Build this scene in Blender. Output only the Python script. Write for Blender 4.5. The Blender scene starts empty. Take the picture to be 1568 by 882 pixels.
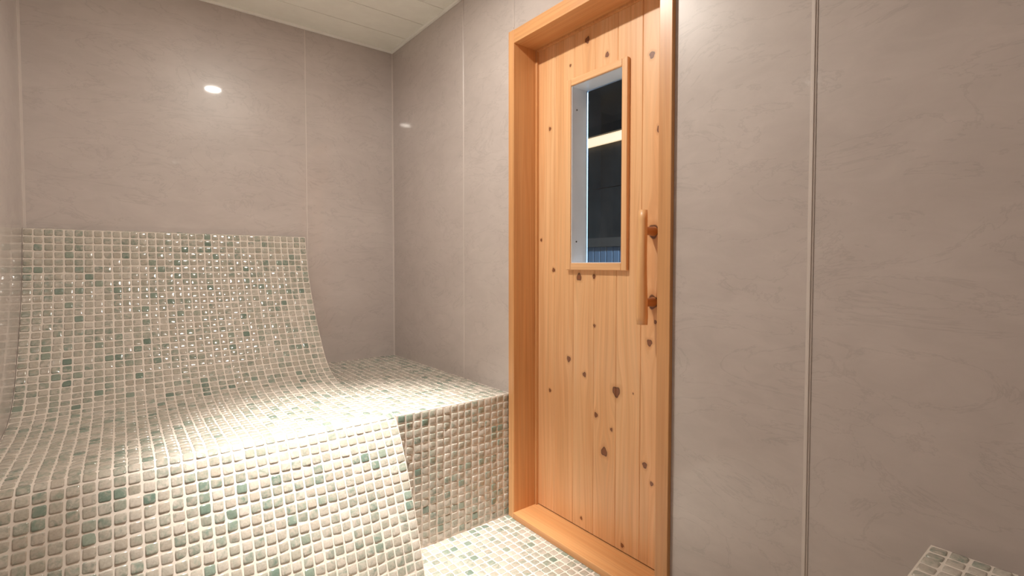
import bpy, bmesh, math, random
import numpy as np
from mathutils import Vector, Matrix
random.seed(7); rng=np.random.default_rng(5)
sc=bpy.context.scene
sc.view_settings.view_transform='Standard'
sc.view_settings.look='None'
sc.view_settings.exposure=0.0
sc.view_settings.gamma=1.1

# ---------------- room dimensions (metres) ----------------
XL,XR=-0.297,1.247
YF,YB=-0.17,2.70
H=2.250
CAMH=1.034

# ---------------- helpers ----------------
def link(ob,parent=None):
    sc.collection.objects.link(ob)
    if parent: ob.parent=parent
    return ob
def empty(name):
    e=bpy.data.objects.new(name,None); e.empty_display_size=0.1
    return link(e)
def mesh_obj(name,verts,faces,mats=(),parent=None,smooth=False):
    me=bpy.data.meshes.new(name); me.from_pydata(verts,[],faces); me.update()
    for m in mats: me.materials.append(m)
    if smooth: me.polygons.foreach_set('use_smooth',[True]*len(me.polygons))
    return link(bpy.data.objects.new(name,me),parent)
def boxes(name,lst,mat,parent=None,bevel=0.0,seg=2):
    bm=bmesh.new()
    for lo,hi in lst:
        r=bmesh.ops.create_cube(bm,size=1.0)
        for v in r['verts']:
            v.co=Vector([lo[i]+(v.co[i]+0.5)*(hi[i]-lo[i]) for i in range(3)])
    if bevel>0:
        bmesh.ops.bevel(bm,geom=list(bm.edges),offset=bevel,segments=seg,affect='EDGES',profile=0.5)
    me=bpy.data.meshes.new(name); bm.to_mesh(me); bm.free()
    me.materials.append(mat)
    return link(bpy.data.objects.new(name,me),parent)

class NT:
    def __init__(s,name):
        s.m=bpy.data.materials.new(name); s.m.use_nodes=True
        s.t=s.m.node_tree; s.t.nodes.clear()
        s.out=s.n('ShaderNodeOutputMaterial'); s.b=s.n('ShaderNodeBsdfPrincipled')
        s.t.links.new(s.b.outputs[0],s.out.inputs[0])
    def n(s,ty,**k):
        nd=s.t.nodes.new(ty)
        for a,v in k.items(): setattr(nd,a,v)
        return nd
    def l(s,a,b): s.t.links.new(a,b)
    def set(s,**k):
        for a,v in k.items(): s.b.inputs[a.replace('_',' ')].default_value=v
        return s
    def noise(s,vec,scale,detail=3,rough=.5,dist=0):
        n=s.n('ShaderNodeTexNoise'); n.inputs['Scale'].default_value=scale
        n.inputs['Detail'].default_value=detail; n.inputs['Roughness'].default_value=rough
        n.inputs['Distortion'].default_value=dist
        if vec is not None: s.l(vec,n.inputs['Vector'])
        return n.outputs['Fac']
    def ramp(s,fac,stops,interp='LINEAR'):
        r=s.n('ShaderNodeValToRGB'); r.color_ramp.interpolation=interp
        e=r.color_ramp.elements
        while len(e)<len(stops): e.new(0.5)
        for i,(p,c) in enumerate(stops):
            e[i].position=p; e[i].color=(c[0],c[1],c[2],1) if hasattr(c,'__len__') else (c,c,c,1)
        s.l(fac,r.inputs[0]); return r.outputs[0]
    def mix(s,f,a,b,mode='MIX'):
        m=s.n('ShaderNodeMix',data_type='RGBA',blend_type=mode)
        for v,i in ((f,0),(a,6),(b,7)):
            if hasattr(v,'is_linked'): s.l(v,m.inputs[i])
            else: m.inputs[i].default_value=v if i==0 else (v[0],v[1],v[2],1)
        return m.outputs[2]
    def mapping(s,vec,scale,loc=(0,0,0)):
        m=s.n('ShaderNodeMapping'); m.inputs['Scale'].default_value=scale; m.inputs['Location'].default_value=loc
        s.l(vec,m.inputs['Vector']); return m.outputs[0]
    def obj(s): return s.n('ShaderNodeTexCoord').outputs['Object']
    def bump(s,h,strength,dist):
        b=s.n('ShaderNodeBump'); b.inputs['Strength'].default_value=strength; b.inputs['Distance'].default_value=dist
        s.l(h,b.inputs['Height']); s.l(b.outputs[0],s.b.inputs['Normal'])

# ---------------- materials ----------------
def mat_wall():
    t=NT('pinkish_marble_panel'); o=t.obj()
    n1=t.noise(t.mapping(o,(1,1,1.7)),2.2,5,.6,.6)
    c=t.ramp(n1,[(.25,(.475,.412,.385)),(.75,(.555,.487,.458))])
    n2=t.noise(t.mapping(o,(1,1,2.2),(5,2,1)),9,5,.65,.8)
    c=t.mix(.7,c,t.ramp(n2,[(.3,.91),(.7,1.06)]),'MULTIPLY')
    v=t.noise(t.mapping(o,(1,1,2.4),(3,1,2)),3.0,7,.62,1.4)
    vein=t.ramp(v,[(.485,1.0),(.5,.0),(.515,1.0)])
    c2=t.mix(.12,c,vein,'MULTIPLY')
    t.l(c2,t.b.inputs['Base Color'])
    t.set(Roughness=.38,Coat_Weight=.75,Coat_Roughness=.035)
    t.b.inputs['Coat IOR'].default_value=1.5
    return t.m
M_wall=mat_wall()
def simple(name,col,rough=.5,**k):
    t=NT(name); o=t.obj()
    n=t.noise(o,18,3)
    c=t.mix(n,tuple(x*.93 for x in col),tuple(min(1,x*1.05) for x in col))
    t.l(c,t.b.inputs['Base Color']); t.set(Roughness=rough,**k)
    return t.m
M_joint=simple('panel_joint_strip',(.62,.55,.51),.35)
M_ceil=simple('ceiling_white_panel',(.96,.95,.87),.5)
M_ceiltrim=simple('ceiling_trim',(.97,.96,.90),.4)
M_grout=simple('mosaic_grout',(.70,.62,.54),.6)
M_white=simple('white_lamp_trim',(.8,.8,.78),.35)
M_alu=simple('aluminium_window_liner',(.82,.88,.96),.35)
M_screw=simple('dark_screw',(.08,.07,.06),.4,Metallic=.6)

def mat_tile():
    t=NT('glazed_green_cream_mosaic'); o=t.obj()
    a=t.n('ShaderNodeAttribute',attribute_name='tile_rand')
    sp=t.n('ShaderNodeSeparateColor'); t.l(a.outputs['Color'],sp.inputs[0])
    base=t.ramp(sp.outputs[0],[(0,(.41,.36,.295)),(.45,(.51,.455,.39)),(.8,(.38,.35,.285)),(1,(.55,.495,.43))])
    green=t.ramp(sp.outputs[2],[(0,(.12,.18,.142)),(.5,(.19,.25,.20)),(1,(.25,.29,.23))])
    # mottling, different in every tile
    add=t.n('ShaderNodeVectorMath',operation='MULTIPLY_ADD')
    t.l(a.outputs['Color'],add.inputs[0]); add.inputs[1].default_value=(7,9,5); t.l(o,add.inputs[2])
    m=t.noise(add.outputs[0],60,3,.6,.5)
    ad=t.n('ShaderNodeMath',operation='ADD'); t.l(m,ad.inputs[0]); t.l(sp.outputs[1],ad.inputs[1])
    f=t.ramp(ad.outputs[0],[(.54,0.0),(.90,1.0)])
    c=t.mix(f,base,green)
    fine=t.ramp(t.noise(add.outputs[0],220,2),[(.3,.88),(.7,1.06)])
    c=t.mix(1.0,c,fine,'MULTIPLY')
    t.l(c,t.b.inputs['Base Color'])
    t.set(Roughness=.13,Coat_Weight=1.0,Coat_Roughness=.045)
    t.bump(t.noise(add.outputs[0],90,2),.25,.0012)
    return t.m
M_tile=mat_tile()

def t_scale(t,s,k):
    m=t.n('ShaderNodeMath',operation='MULTIPLY'); t.l(s,m.inputs[0]); m.inputs[1].default_value=k
    return m.outputs[0]
def mat_wood(name,axis,light,dark,attr=False,off=0.0):
    t=NT(name)
    if attr:
        a=t.n('ShaderNodeAttribute',attribute_name='grain'); v=a.outputs['Vector']
    else:
        v=t.obj()
    big=[14,14,14]; fin=[110,110,110]; rng_=[30,30,30]
    ax={'x':0,'y':1,'z':2}[axis]
    big[ax]=.8; fin[ax]=2.2; rng_[ax]=.5
    if attr: big[2]=3;fin[2]=3;rng_[2]=3; big[0]=14;big[1]=.8;fin[0]=110;fin[1]=2.2;rng_[0]=22;rng_[1]=.5
    n1=t.noise(t.mapping(v,big,(off,off,off)),1.0,3,.5,.3)
    n2=t.noise(t.mapping(v,fin,(off,0,off)),1.0,3,.6)
    n3=t.noise(t.mapping(v,rng_,(0,off,0)),1.0,2,.4,.4)
    mu=t.n('ShaderNodeMath',operation='MULTIPLY'); t.l(n3,mu.inputs[0]); mu.inputs[1].default_value=36.0
    si=t.n('ShaderNodeMath',operation='SINE'); t.l(mu.outputs[0],si.inputs[0])
    rings=t.ramp(si.outputs[0],[(.0,0),(.95,1.0)])
    c=t.ramp(n1,[(.3,light),(.72,dark)])
    c=t.mix(t_scale(t,rings,.30),c,tuple(x*y for x,y in zip(dark,(.86,.70,.55))))
    f2=t.ramp(n2,[(.3,.87),(.7,1.06)])
    c=t.mix(.9,c,f2,'MULTIPLY')
    if attr:
        k=t.n('ShaderNodeAttribute',attribute_name='knot')
        halo=t.ramp(k.outputs['Fac'],[(.25,1.0),(.66,0.0)])     # knot attr stored as dist/3
        c=t.mix(t_scale(t,halo,.6),c,(.46,.18,.05))
        core=t.ramp(k.outputs['Fac'],[(.30,1.0),(.36,0.0)])
        kc=t.ramp(k.outputs['Fac'],[(.0,(.19,.06,.022)),(.22,(.21,.065,.022)),(.31,(.07,.022,.010))])
        c=t.mix(core,c,kc)
    t.l(c,t.b.inputs['Base Color']); t.set(Roughness=.42,Coat_Weight=.15,Coat_Roughness=.25)
    t.bump(n2,.15,.001)
    return t.m
PL,PD=(.84,.49,.24),(.755,.385,.165)
FL,FD=(.71,.355,.14),(.60,.27,.095)
M_door=mat_wood('knotty_pine_boards','z',PL,PD,attr=True)
M_woodZ=mat_wood('pine_frame_vertical','z',FL,FD)
M_woodY=mat_wood('pine_frame_horizontal','y',FL,FD,off=3.1)
M_caseZ=mat_wood('pine_casing_vertical','z',PL,PD,off=1.3)
M_caseY=mat_wood('pine_casing_horizontal','y',PL,PD,off=2.3)

def mat_glass():
    t=NT('clear_glass'); t.t.nodes.remove(t.b)
    tr=t.n('ShaderNodeBsdfTransparent'); tr.inputs[0].default_value=(.93,.96,.97,1)
    gl=t.n('ShaderNodeBsdfGlossy'); gl.inputs['Roughness'].default_value=.02
    fr=t.n('ShaderNodeFresnel'); fr.inputs['IOR'].default_value=1.25
    mx=t.n('ShaderNodeMixShader'); t.l(fr.outputs[0],mx.inputs[0]); t.l(tr.outputs[0],mx.inputs[1]); t.l(gl.outputs[0],mx.inputs[2])
    t.l(mx.outputs[0],t.out.inputs[0]); return t.m
M_glass=mat_glass()
def mat_emit(name,col,st):
    t=NT(name); t.set(Base_Color=(.8,.8,.8,1),Emission_Color=(*col,1),Emission_Strength=st); return t.m

# ---------------- mosaic builder ----------------
class Mosaic:
    def __init__(s): s.v=[];s.f=[];s.mi=[];s.col=[]
    def grout(s,verts,faces):
        b=len(s.v); s.v+= [tuple(p) for p in verts]; s.f+=[tuple(i+b for i in f) for f in faces]
        s.mi+=[0]*len(faces); s.col+=[(0,0,0)]*len(verts)
    def tile(s,P,N,U,V,size=.0262,th=.0023,tilt=.05):
        a=size/2
        su=a*random.uniform(.94,1.02); sv=a*random.uniform(.94,1.02)
        tu=random.gauss(0,tilt); tv=random.gauss(0,tilt); rot=random.gauss(0,.025)
        r=random.random(); k=random.random()
        if k<.11: g=random.uniform(.28,.50)
        elif k<.60: g=random.uniform(.05,.24)
        else: g=random.uniform(-.10,.08)
        g=max(0,g)
        c=(r,g,random.random())
        b=len(s.v); cr,sr=math.cos(rot),math.sin(rot)
        P=P+U*random.gauss(0,.0004)+V*random.gauss(0,.0004)
        for (ins,h) in ((0,-.0005),(.0007,th*.60),(.0036,th*.93)):
            rad=.0044-ins*.6; ax=su-ins; ay=sv-ins
            for cx,cy,a0 in ((1,1,0),(-1,1,90),(-1,-1,180),(1,-1,270)):
                for da in (8,45,82):
                    an=math.radians(a0+da)
                    p=cx*(ax-rad)+rad*math.cos(an); q=cy*(ay-rad)+rad*math.sin(an)
                    p,q=p*cr-q*sr,p*sr+q*cr
                    hh=h+(p*tu+q*tv if h>0 else 0)
                    s.v.append(tuple(P+U*p+V*q+N*hh)); s.col.append(c)
        s.v.append(tuple(P+N*th)); s.col.append(c)
        for ring in range(2):
            o=b+ring*12
            for i in range(12):
                j=(i+1)%12
                s.f.append((o+i,o+j,o+12+j,o+12+i)); s.mi.append(1)
        o=b+24
        for i in range(12):
            s.f.append((o+i,o+(i+1)%12,b+36)); s.mi.append(1)
    def plane(s,origin,U,V,lu,lv,pitch=.0302,test=None):
        O=Vector(origin);U=Vector(U);V=Vector(V);N=U.cross(V)
        nu=max(1,round(lu/pitch)); nv=max(1,round(lv/pitch)); pu=lu/nu; pv=lv/nv
        for i in range(nu):
            for j in range(nv):
                p=O+U*((i+.5)*pu)+V*((j+.5)*pv)
                if test and not test(p): continue
                s.tile(p,N,U,V,size=min(pu,pv)*.885)
    def box(s,lo,hi):
        x0,y0,z0=lo;x1,y1,z1=hi
        vs=[(x0,y0,z0),(x1,y0,z0),(x1,y1,z0),(x0,y1,z0),(x0,y0,z1),(x1,y0,z1),(x1,y1,z1),(x0,y1,z1)]
        s.grout(vs,[(3,2,1,0),(4,5,6,7),(0,1,5,4),(1,2,6,5),(2,3,7,6),(3,0,4,7)])
    def build(s,name,parent=None):
        ob=mesh_obj(name,s.v,s.f,(M_grout,M_tile),parent)
        me=ob.data
        me.polygons.foreach_set('material_index',s.mi)
        me.polygons.foreach_set('use_smooth',[bool(m) for m in s.mi])
        at=me.attributes.new('tile_rand','FLOAT_COLOR','POINT')
        arr=np.ones((len(s.v),4),dtype=np.float32); arr[:,:3]=np.array(s.col)
        at.data.foreach_set('color',arr.ravel())
        me.update(); return ob

# ---------------- lounger ----------------
ctrl=[(2.668,1.172),(2.64,1.05),(2.60,.935),(2.53,.81),(2.445,.69),(2.36,.59),(2.26,.530),(2.12,.506),(1.95,.502),
      (1.80,.504),(1.69,.507),(1.622,.500),(1.575,.445),(1.532,.365),(1.49,.275),(1.446,.172),(1.405,.055),(1.392,.0)]
def catmull(pts,n=14):
    P=[np.array(p) for p in pts]; P=[2*P[0]-P[1]]+P+[2*P[-1]-P[-2]]; out=[]
    for i in range(1,len(P)-2):
        for k in range(n):
            t=k/n; a,b,c,d=P[i-1:i+3]
            out.append(.5*((2*b)+(-a+c)*t+(2*a-5*b+4*c-d)*t*t+(-a+3*b-3*c+d)*t**3))
    out.append(P[-2]); return np.array(out)
prof=catmull(ctrl)
seg=np.linalg.norm(np.diff(prof,axis=0),axis=1); arc=np.concatenate([[0],np.cumsum(seg)]); L=arc[-1]
def pr(t):
    return float(np.interp(t,arc,prof[:,0])),float(np.interp(t,arc,prof[:,1]))
LX=0.745
m=Mosaic()
n=len(prof)
poly=[(float(p[0]),float(p[1])) for p in prof]
closed=poly+[(YB-.001,0.0),(YB-.001,1.172)]
nn=len(closed)
vs=[(XL+.001,y,z) for y,z in closed]+[(LX,y,z) for y,z in closed]
fs=[(i,(i+1)%nn,nn+(i+1)%nn,nn+i) for i in range(nn)]
fs+= [tuple(range(nn))[::-1],tuple(range(nn,2*nn))]
m.grout(vs,fs)
W=LX-XL
nu=round(W/.0302); pu=W/nu; nv=round(L/.0302); pv=L/nv
for j in range(nv):
    t=(j+.5)*pv; y,z=pr(t); y0,z0=pr(t-pv*.45); y1,z1=pr(t+pv*.45)
    V=Vector((0,y1-y0,z1-z0)).normalized(); U=Vector((1,0,0)); N=V.cross(U)
    if N.dot(Vector((0,-.5,1)))<0: N=-N
    U2=V.cross(N)
    for i in range(nu):
        m.tile(Vector((XL+(i+.5)*pu,y,z)),N,U2,V,size=min(pu,pv)*.885)
m.plane((XL+.003,2.668,1.172),(1,0,0),(0,1,0),W-.006,.030)
def inside(y,z):
    c=False;k=len(closed)-1
    for i in range(len(closed)):
        yi,zi=closed[i];yj,zj=closed[k]
        if (zi>z)!=(zj>z) and y<(yj-yi)*(z-zi)/(zj-zi)+yi: c=not c
        k=i
    return c
def tst(p):
    y,z=p.y,p.z
    if y>1.6 and z<.515: return False
    return all(inside(y+a,z+b) for a in (-.015,.015) for b in (-.015,.015))
m.plane((LX,1.38,.0),(0,1,0),(0,0,1),1.30,1.18,test=tst)
m.build('tiled_lounger')

# ---------------- side bench ----------------
BZ=.503
m=Mosaic(); m.box((LX+.001,1.60,0.0),(XR-.001,YB-.001,BZ))
m.plane((LX+.001,1.602,BZ),(1,0,0),(0,1,0),XR-LX-.004,YB-1.606)
m.plane((LX+.003,1.60,.004),(1,0,0),(0,0,1),XR-LX-.008,BZ-.004)
m.build('tiled_bench')
# ---------------- bench on the near side of the room ----------------
m=Mosaic(); m.box((XL+.001,YF+.001,0.0),(XR-.001,.247,.480))
m.plane((XL+.003,YF+.003,.480),(1,0,0),(0,1,0),XR-XL-.006,.247-YF-.004)
m.plane((XR-.003,.247,.004),(-1,0,0),(0,0,1),XR-XL-.006,.473)
m.build('tiled_bench')
# ---------------- floor ----------------
m=Mosaic(); m.box((XL,YF,-.08),(XR,YB,-.0005))
def ft(p): 
    return not (p.x<LX+.01 and p.y>1.39)
m.plane((XL+.003,.25,-.001),(1,0,0),(0,1,0),XR-XL-.006,1.348,test=ft)
m.build('floor')

# ---------------- room shell ----------------
T=.20
boxes('wall_back',[((XL-.1,YB,-.08),(XR+T,YB+.1,H+.05))],M_wall)
boxes('wall_left',[((XL-.1,YF-.1,-.08),(XL,YB,H+.05))],M_wall)
boxes('wall_front',[((XL,YF-.1,-.08),(XR+T,YF,H+.05))],M_wall)
DY0,DY1=.843,1.588; DT=1.950
boxes('wall_right',[((XR,YF,-.08),(XR+T,DY0,H+.05)),((XR,DY1,-.08),(XR+T,YB,H+.05)),((XR,DY0,DT),(XR+T,DY1,H+.05)),((XR,DY0,-.08),(XR+T,DY1,-.001))],M_wall)
cl=[]; y=YB
while y>YF:
    y2=max(YF,y-.20); cl.append(((XL,y2+.002,H),(XR,y-.002,H+.02))); y=y2
cl.append(((XL,YF,H+.006),(XR,YB,H+.05)))
boxes('ceiling',cl,M_ceil)
boxes('trim_1',[((XL,YB-.014,H-.012),(XR,YB,H)),((XR-.014,YF,H-.012),(XR,YB-.014,H)),((XL,YF,H-.012),(XL+.014,YB-.014,H)),((XL+.014,YF,H-.012),(XR-.014,YF+.014,H))],M_ceiltrim,bevel=.002)
def strip(name,wall,pos,z0,z1,w=.010):
    if wall=='R': l=[((XR-.0018,pos-w/2,z0),(XR,pos+w/2,z1)),((XR-.004,pos-w*.2,z0),(XR-.0018,pos+w*.2,z1))]
    if wall=='L': l=[((XL,pos-w/2,z0),(XL+.0018,pos+w/2,z1))]
    if wall=='B': l=[((pos-w/2,YB-.0018,z0),(pos+w/2,YB,z1))]
    boxes(name,l,M_joint,bevel=.0007,seg=1)
zt=H-.012
strip('trim_2','R',.476,0,zt,.013)
strip('trim_3','R',1.946,BZ,zt,.006)
strip('trim_4','R',1.575,1.972,zt,.006)
strip('trim_5','B',.764,BZ,zt,.006)
strip('trim_6','L',1.5,.5,zt,.008)
strip('trim_7','L',.6,.5,zt,.008)
boxes('trim_8',[((XR-.006,YB-.002,BZ),(XR,YB,zt)),((XR-.002,YB-.006,BZ),(XR,YB-.002,zt))],M_joint)
boxes('trim_9',[((XL,YB-.002,1.175),(XL+.008,YB,zt)),((XL,YB-.008,1.175),(XL+.002,YB-.002,zt))],M_joint)

# ---------------- door ----------------
door=empty('door_1')
FX=XR-.014           # front face of frame
DX=1.358             # door surface
y0i,y1i=.882,1.559   # clear opening
zt_i=1.905
boxes('jamb_hinge_side',[((FX,y1i,0.0),(XR+.185,DY1+.005,DT+.008))],M_woodZ,door,bevel=.002)
boxes('jamb_handle_side',[((FX,DY0-.005,0.0),(XR+.185,y0i,DT+.008))],M_woodZ,door,bevel=.002)
boxes('frame_head',[((FX+.001,y0i-.001,zt_i),(XR+.185,y1i+.001,DT+.007))],M_woodY,door,bevel=.002)
boxes('sill',[((FX-.004,y0i-.001,0.0005),(XR+.185,y1i+.001,.026))],M_woodY,door,bevel=.003)
boxes('stop_bead',[((DX-.012,y1i-.010,.026),(DX,y1i,zt_i)),((DX-.012,y0i,.026),(DX,y0i+.010,zt_i)),((DX-.012,y0i+.01,zt_i-.008),(DX,y1i-.01,zt_i))],M_woodZ,door,bevel=.001)
knots=[(1.282,1.854,.013),(1.187,1.77,.010),(.998,1.708,.012),(1.483,1.574,.008),(.968,1.465,.011),(1.534,1.133,.007),
(1.46,1.01,.009),(1.319,.985,.015),(1.243,.989,.009),(1.372,.666,.012),(1.479,.522,.008),(1.289,.62,.010),(1.136,.586,.020),
(1.23,.481,.010),(1.157,.446,.007),(1.19,.356,.017),(.998,.776,.012),(.976,.846,.007),(1.013,.364,.011),(.985,.311,.008),
(1.105,.05,.008),(1.302,.067,.007),(1.24,.808,.007),(1.063,.594,.004),(1.369,1.789,.006),
(.985,1.140,.024),(.985,.911,.024)]
seams=[1.558-.105*i for i in range(1,7)]
WY0,WY1,WZ0,WZ1=1.108,1.355,1.036,1.706
ys=set(np.round(np.arange(y0i+.001,y1i-.0005,.004),4).tolist()+[y1i-.001,WY0,WY1])
for s_ in seams:
    ys={q for q in ys if abs(q-s_)>.0032}|{s_-.0028,s_-.0004,s_+.0004,s_+.0028}
ys=np.array(sorted(ys)); zs=np.array(sorted(set(np.round(np.arange(.030,zt_i-.001,.005),4).tolist()+[WZ0,WZ1])))
YY,ZZ=np.meshgrid(ys,zs,indexing='ij')
XX=np.full_like(YY,DX)
for s_ in seams: XX=np.where(np.abs(YY-s_)<.001,DX+.0022,XX)
G=YY.copy(); K=np.full_like(YY,9.0)
for ky,kz,kr in knots:
    dy=YY-ky;dz=ZZ-kz; R=kr*1.3
    G-=dy*R*R*1.3/(dy*dy+(.30*dz)**2+R*R*.8)
    ang=np.arctan2(dz,dy)
    wob=1+.12*np.sin(ang*3+ky*50)+.07*np.sin(ang*5+kz*70)
    K=np.minimum(K,np.sqrt(dy*dy+(dz*.88)**2)/(kr*.84*wob))
ID=np.zeros_like(YY)
for s_ in seams: ID+=(YY>s_)
nY,nZ=YY.shape
idx=np.arange(nY*nZ).reshape(nY,nZ)
cy=(ys[:-1]+ys[1:])/2; cz=(zs[:-1]+zs[1:])/2
faces=[]
for i in range(nY-1):
    for j in range(nZ-1):
        if WY0<cy[i]<WY1 and WZ0<cz[j]<WZ1: continue
        faces.append((int(idx[i,j]),int(idx[i,j+1]),int(idx[i+1,j+1]),int(idx[i+1,j])))
slab=mesh_obj('board_face',np.stack([XX,YY,ZZ],-1).reshape(-1,3).tolist(),faces,(M_door,),door)
g=slab.data.attributes.new('grain','FLOAT_VECTOR','POINT')
g.data.foreach_set('vector',np.stack([G,ZZ,ID],-1).reshape(-1).astype(np.float32))
k=slab.data.attributes.new('knot','FLOAT','POINT')
k.data.foreach_set('value',(np.clip(K,0,3)/3).reshape(-1).astype(np.float32))
DB=DX+.045
boxes('slab_core',[((DX+.003,y0i+.002,.030),(DB,WY0,zt_i-.002)),((DX+.003,WY1,.030),(DB,y1i-.002,zt_i-.002)),
 ((DX+.003,WY0,.030),(DB,WY1,WZ0)),((DX+.003,WY0,WZ1),(DB,WY1,zt_i-.002))],M_caseZ,door)
c0,c1,cz0,cz1=1.086,1.377,1.012,1.730; CX=DX-.014
boxes('window_casing_side',[((CX,c0,cz0),(DX+.002,c0+.024,cz1)),((CX,c1-.024,cz0),(DX+.002,c1,cz1))],M_caseZ,door,bevel=.003,seg=3)
boxes('window_casing_rail',[((CX,c0+.024,cz0),(DX+.002,c1-.024,cz0+.026)),((CX,c0+.024,cz1-.026),(DX+.002,c1-.024,cz1))],M_caseY,door,bevel=.003,seg=3)
lx0,lx1=CX+.006,1.437; lt=.004
boxes('window_liner',[((lx0,WY0,WZ0),(lx1,WY0+lt,WZ1)),((lx0,WY1-lt,WZ0),(lx1,WY1,WZ1)),((lx0,WY0+lt,WZ0),(lx1,WY1-lt,WZ0+lt)),((lx0,WY0+lt,WZ1-lt),(lx1,WY1-lt,WZ1))],M_alu,door)
boxes('window_glass',[((1.428,WY0+lt,WZ0+lt),(1.432,WY1-lt,WZ1-lt))],M_glass,door)
bm=bmesh.new()
for zz in (1.12,1.62):
    bmesh.ops.create_cone(bm,cap_ends=True,segments=12,radius1=.0035,radius2=.0028,depth=.002,
        matrix=Matrix.Translation((1.375,WY1-lt-.001,zz))@Matrix.Rotation(math.pi/2,4,'X'))
me=bpy.data.meshes.new('liner_screws'); bm.to_mesh(me); bm.free(); me.materials.append(M_screw)
link(bpy.data.objects.new('liner_screws',me),door)
# handle: peeled-branch grip on two round stand-offs
HY,HX=.985,1.300
v=[];f=[];NS=20;NRr=15
zsn=np.linspace(.842,1.203,NRr)
for i,zz in enumerate(zsn):
    u=i/(NRr-1)
    rr=.0158+.0018*math.sin(u*5+1)+.001*(1-u)
    if i in (0,NRr-1): rr*=.92
    oy=.0015*math.sin(u*6); ox=.0015*math.cos(u*5)
    for kk in range(NS):
        a=2*math.pi*kk/NS; r2=rr*(1+.04*math.sin(3*a+u*2))
        v.append((HX+ox+r2*math.cos(a),HY+oy+r2*math.sin(a),zz+(.002 if i==NRr-1 else 0)))
for i in range(NRr-1):
    for kk in range(NS):
        j=(kk+1)%NS; f.append((i*NS+kk,i*NS+j,(i+1)*NS+j,(i+1)*NS+kk))
nside=len(f)
f.append(tuple(range(NS))[::-1]); f.append(tuple(range((NRr-1)*NS,NRr*NS)))
grip=mesh_obj('handle_grip',v,f,(mat_wood('pine_handle','z',(.80,.45,.20),(.70,.35,.135),off=5.),),door,smooth=True)
grip.data.polygons[nside].use_smooth=False; grip.data.polygons[nside+1].use_smooth=False
M_knotwood=simple('dark_knot_wood',(.46,.19,.06),.4)
bm=bmesh.new()
for zz in (1.140,.911):
    bmesh.ops.create_cone(bm,cap_ends=True,segments=24,radius1=.0115,radius2=.0155,depth=DX-HX,
        matrix=Matrix.Translation(((DX+HX)/2,HY,zz))@Matrix.Rotation(math.pi/2,4,'Y'))
me=bpy.data.meshes.new('handle_standoffs'); bm.to_mesh(me); bm.free(); me.materials.append(M_knotwood)
link(bpy.data.objects.new('handle_standoffs',me),door)

# ---------------- ceiling downlight ----------------
LXc,LYc=.522,1.385
dl=empty('ceiling_downlight')
bm=bmesh.new()
N=48; rings=[(.062,H-.0005),(.062,H-.004),(.048,H-.006),(.044,H-.002)]
vv=[[bm.verts.new((LXc+r*math.cos(2*math.pi*i/N),LYc+r*math.sin(2*math.pi*i/N),z)) for i in range(N)] for r,z in rings]
for a in range(3):
    for i in range(N):
        j=(i+1)%N; bm.faces.new((vv[a][i],vv[a][j],vv[a+1][j],vv[a+1][i]))
me=bpy.data.meshes.new('bezel'); bm.to_mesh(me); bm.free(); me.materials.append(M_white)
link(bpy.data.objects.new('bezel',me),dl)
lens=[(LXc+.045*math.cos(2*math.pi*i/N),LYc+.045*math.sin(2*math.pi*i/N),H-.0025) for i in range(N)]
mesh_obj('lens',lens,[tuple(range(N))[::-1]],(mat_emit('lamp_lens',(1,.86,.68),12),),dl)
def light(name,ty,loc,energy,col,parent=None,**k):
    d=bpy.data.lights.new(name,ty); d.energy=energy; d.color=col
    for a,b in k.items(): setattr(d,a,b)
    o=bpy.data.objects.new(name,d); o.location=loc; return link(o,parent)
WARM=(1.0,.91,.80)
light('lamp_wide','AREA',(LXc,LYc,H-.008),20,WARM,dl,shape='DISK',size=.086)
sp=light('lamp_beam','SPOT',(LXc,LYc,H-.012),520,(1,.94,.86),dl,spot_size=math.radians(46),spot_blend=1.0,shadow_soft_size=.035)
sp.rotation_euler=(Vector((.60,1.535,.48))-Vector((LXc,LYc,H))).to_track_quat('-Z','Y').to_euler()

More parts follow.
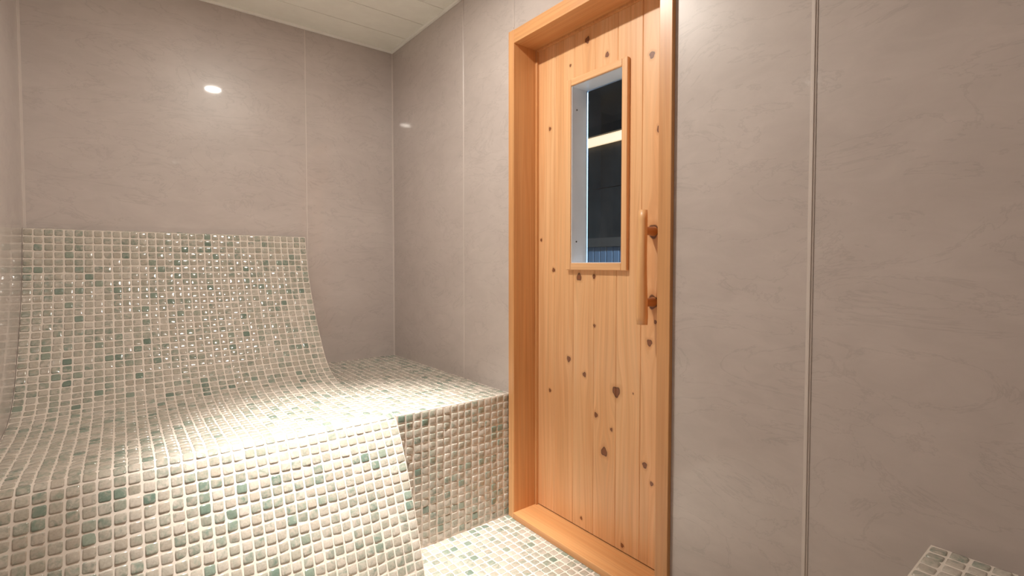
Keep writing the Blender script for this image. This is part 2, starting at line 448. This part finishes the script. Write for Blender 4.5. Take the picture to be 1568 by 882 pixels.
# ---------------- dark room beyond the door ----------------
def mat_dark():
    t=NT('dark_stone_panel'); o=t.obj()
    c=t.ramp(t.noise(o,3,5,.6,.5),[(.3,(.018,.015,.013)),(.7,(.060,.048,.040))])
    t.l(c,t.b.inputs['Base Color']); t.set(Roughness=.6); return t.m
M_dark=mat_dark()
M_black=simple('black_ceiling',(.012,.011,.010),.6)
OX0,OX1,OY0,OY1=XR+T,3.45,-.5,5.0
boxes('wall_outer_far',[((OX1,OY0,0),(OX1+.1,OY1,1.72)),((OX1,OY0,1.726),(OX1+.1,OY1,2.7))],M_dark)
boxes('wall_outer_end',[((OX0,OY1,0),(OX1,OY1+.1,2.7))],M_dark)
boxes('wall_outer_start',[((OX0,OY0-.1,0),(OX1,OY0,2.7))],M_dark)
boxes('wall_outer_near',[((OX0-.02,YB+.1,0),(OX0,OY1,2.7)),((OX0-.02,OY0,0),(OX0,YF-.1,2.7))],M_dark)
boxes('floor_outer',[((OX0,OY0,-.08),(OX1,OY1,0))],M_dark)
boxes('ceiling_outer',[((OX0-.02,OY0,2.7),(OX1,OY1,2.8))],M_black)
led=empty('cove_light')
boxes('valance',[((OX1-.07,.3,2.19),(OX1,4.9,2.27))],M_black,led)
boxes('led_bar',[((OX1-.045,.35,2.11),(OX1-.015,4.85,2.187))],mat_emit('warm_led',(1,.70,.40),1.25),led)
M_slat=simple('grey_blue_slat',(.22,.25,.32),.5)
sl=[((OX1-.02,1.2+i*.075,0),(OX1,1.2+i*.075+.066,1.19)) for i in range(49)]
boxes('slatted_wainscot',sl,M_slat,bevel=.003,seg=1)  # vertical-slat wainscot against the far wall of the outer room
boxes('trim_10',[((OX1-.05,1.2,1.19),(OX1,4.9,1.27))],simple('dark_rail',(.12,.085,.065),.5))
pl=empty('outer_downlight')
boxes('housing',[((2.16,.36,2.68),(2.30,.50,2.70))],M_white,pl,bevel=.004)
light('cool_lamp','AREA',(2.23,.43,2.67),250,(.45,.72,1.0),pl,shape='DISK',size=.11)

# ---------------- world & camera ----------------
w=bpy.data.worlds.new('world'); sc.world=w; w.use_nodes=True
w.node_tree.nodes['Background'].inputs[0].default_value=(.5,.5,.55,1); w.node_tree.nodes['Background'].inputs[1].default_value=.1
cam=bpy.data.cameras.new('camera'); cam.lens=36*761/1568; cam.sensor_width=36; cam.clip_start=.02
cam.shift_y=-12/1568
co=bpy.data.objects.new('camera',cam); co.location=(0,0,CAMH)
co.rotation_euler=(math.radians(90-1.85),0,math.radians(-38.15)); link(co); sc.camera=co
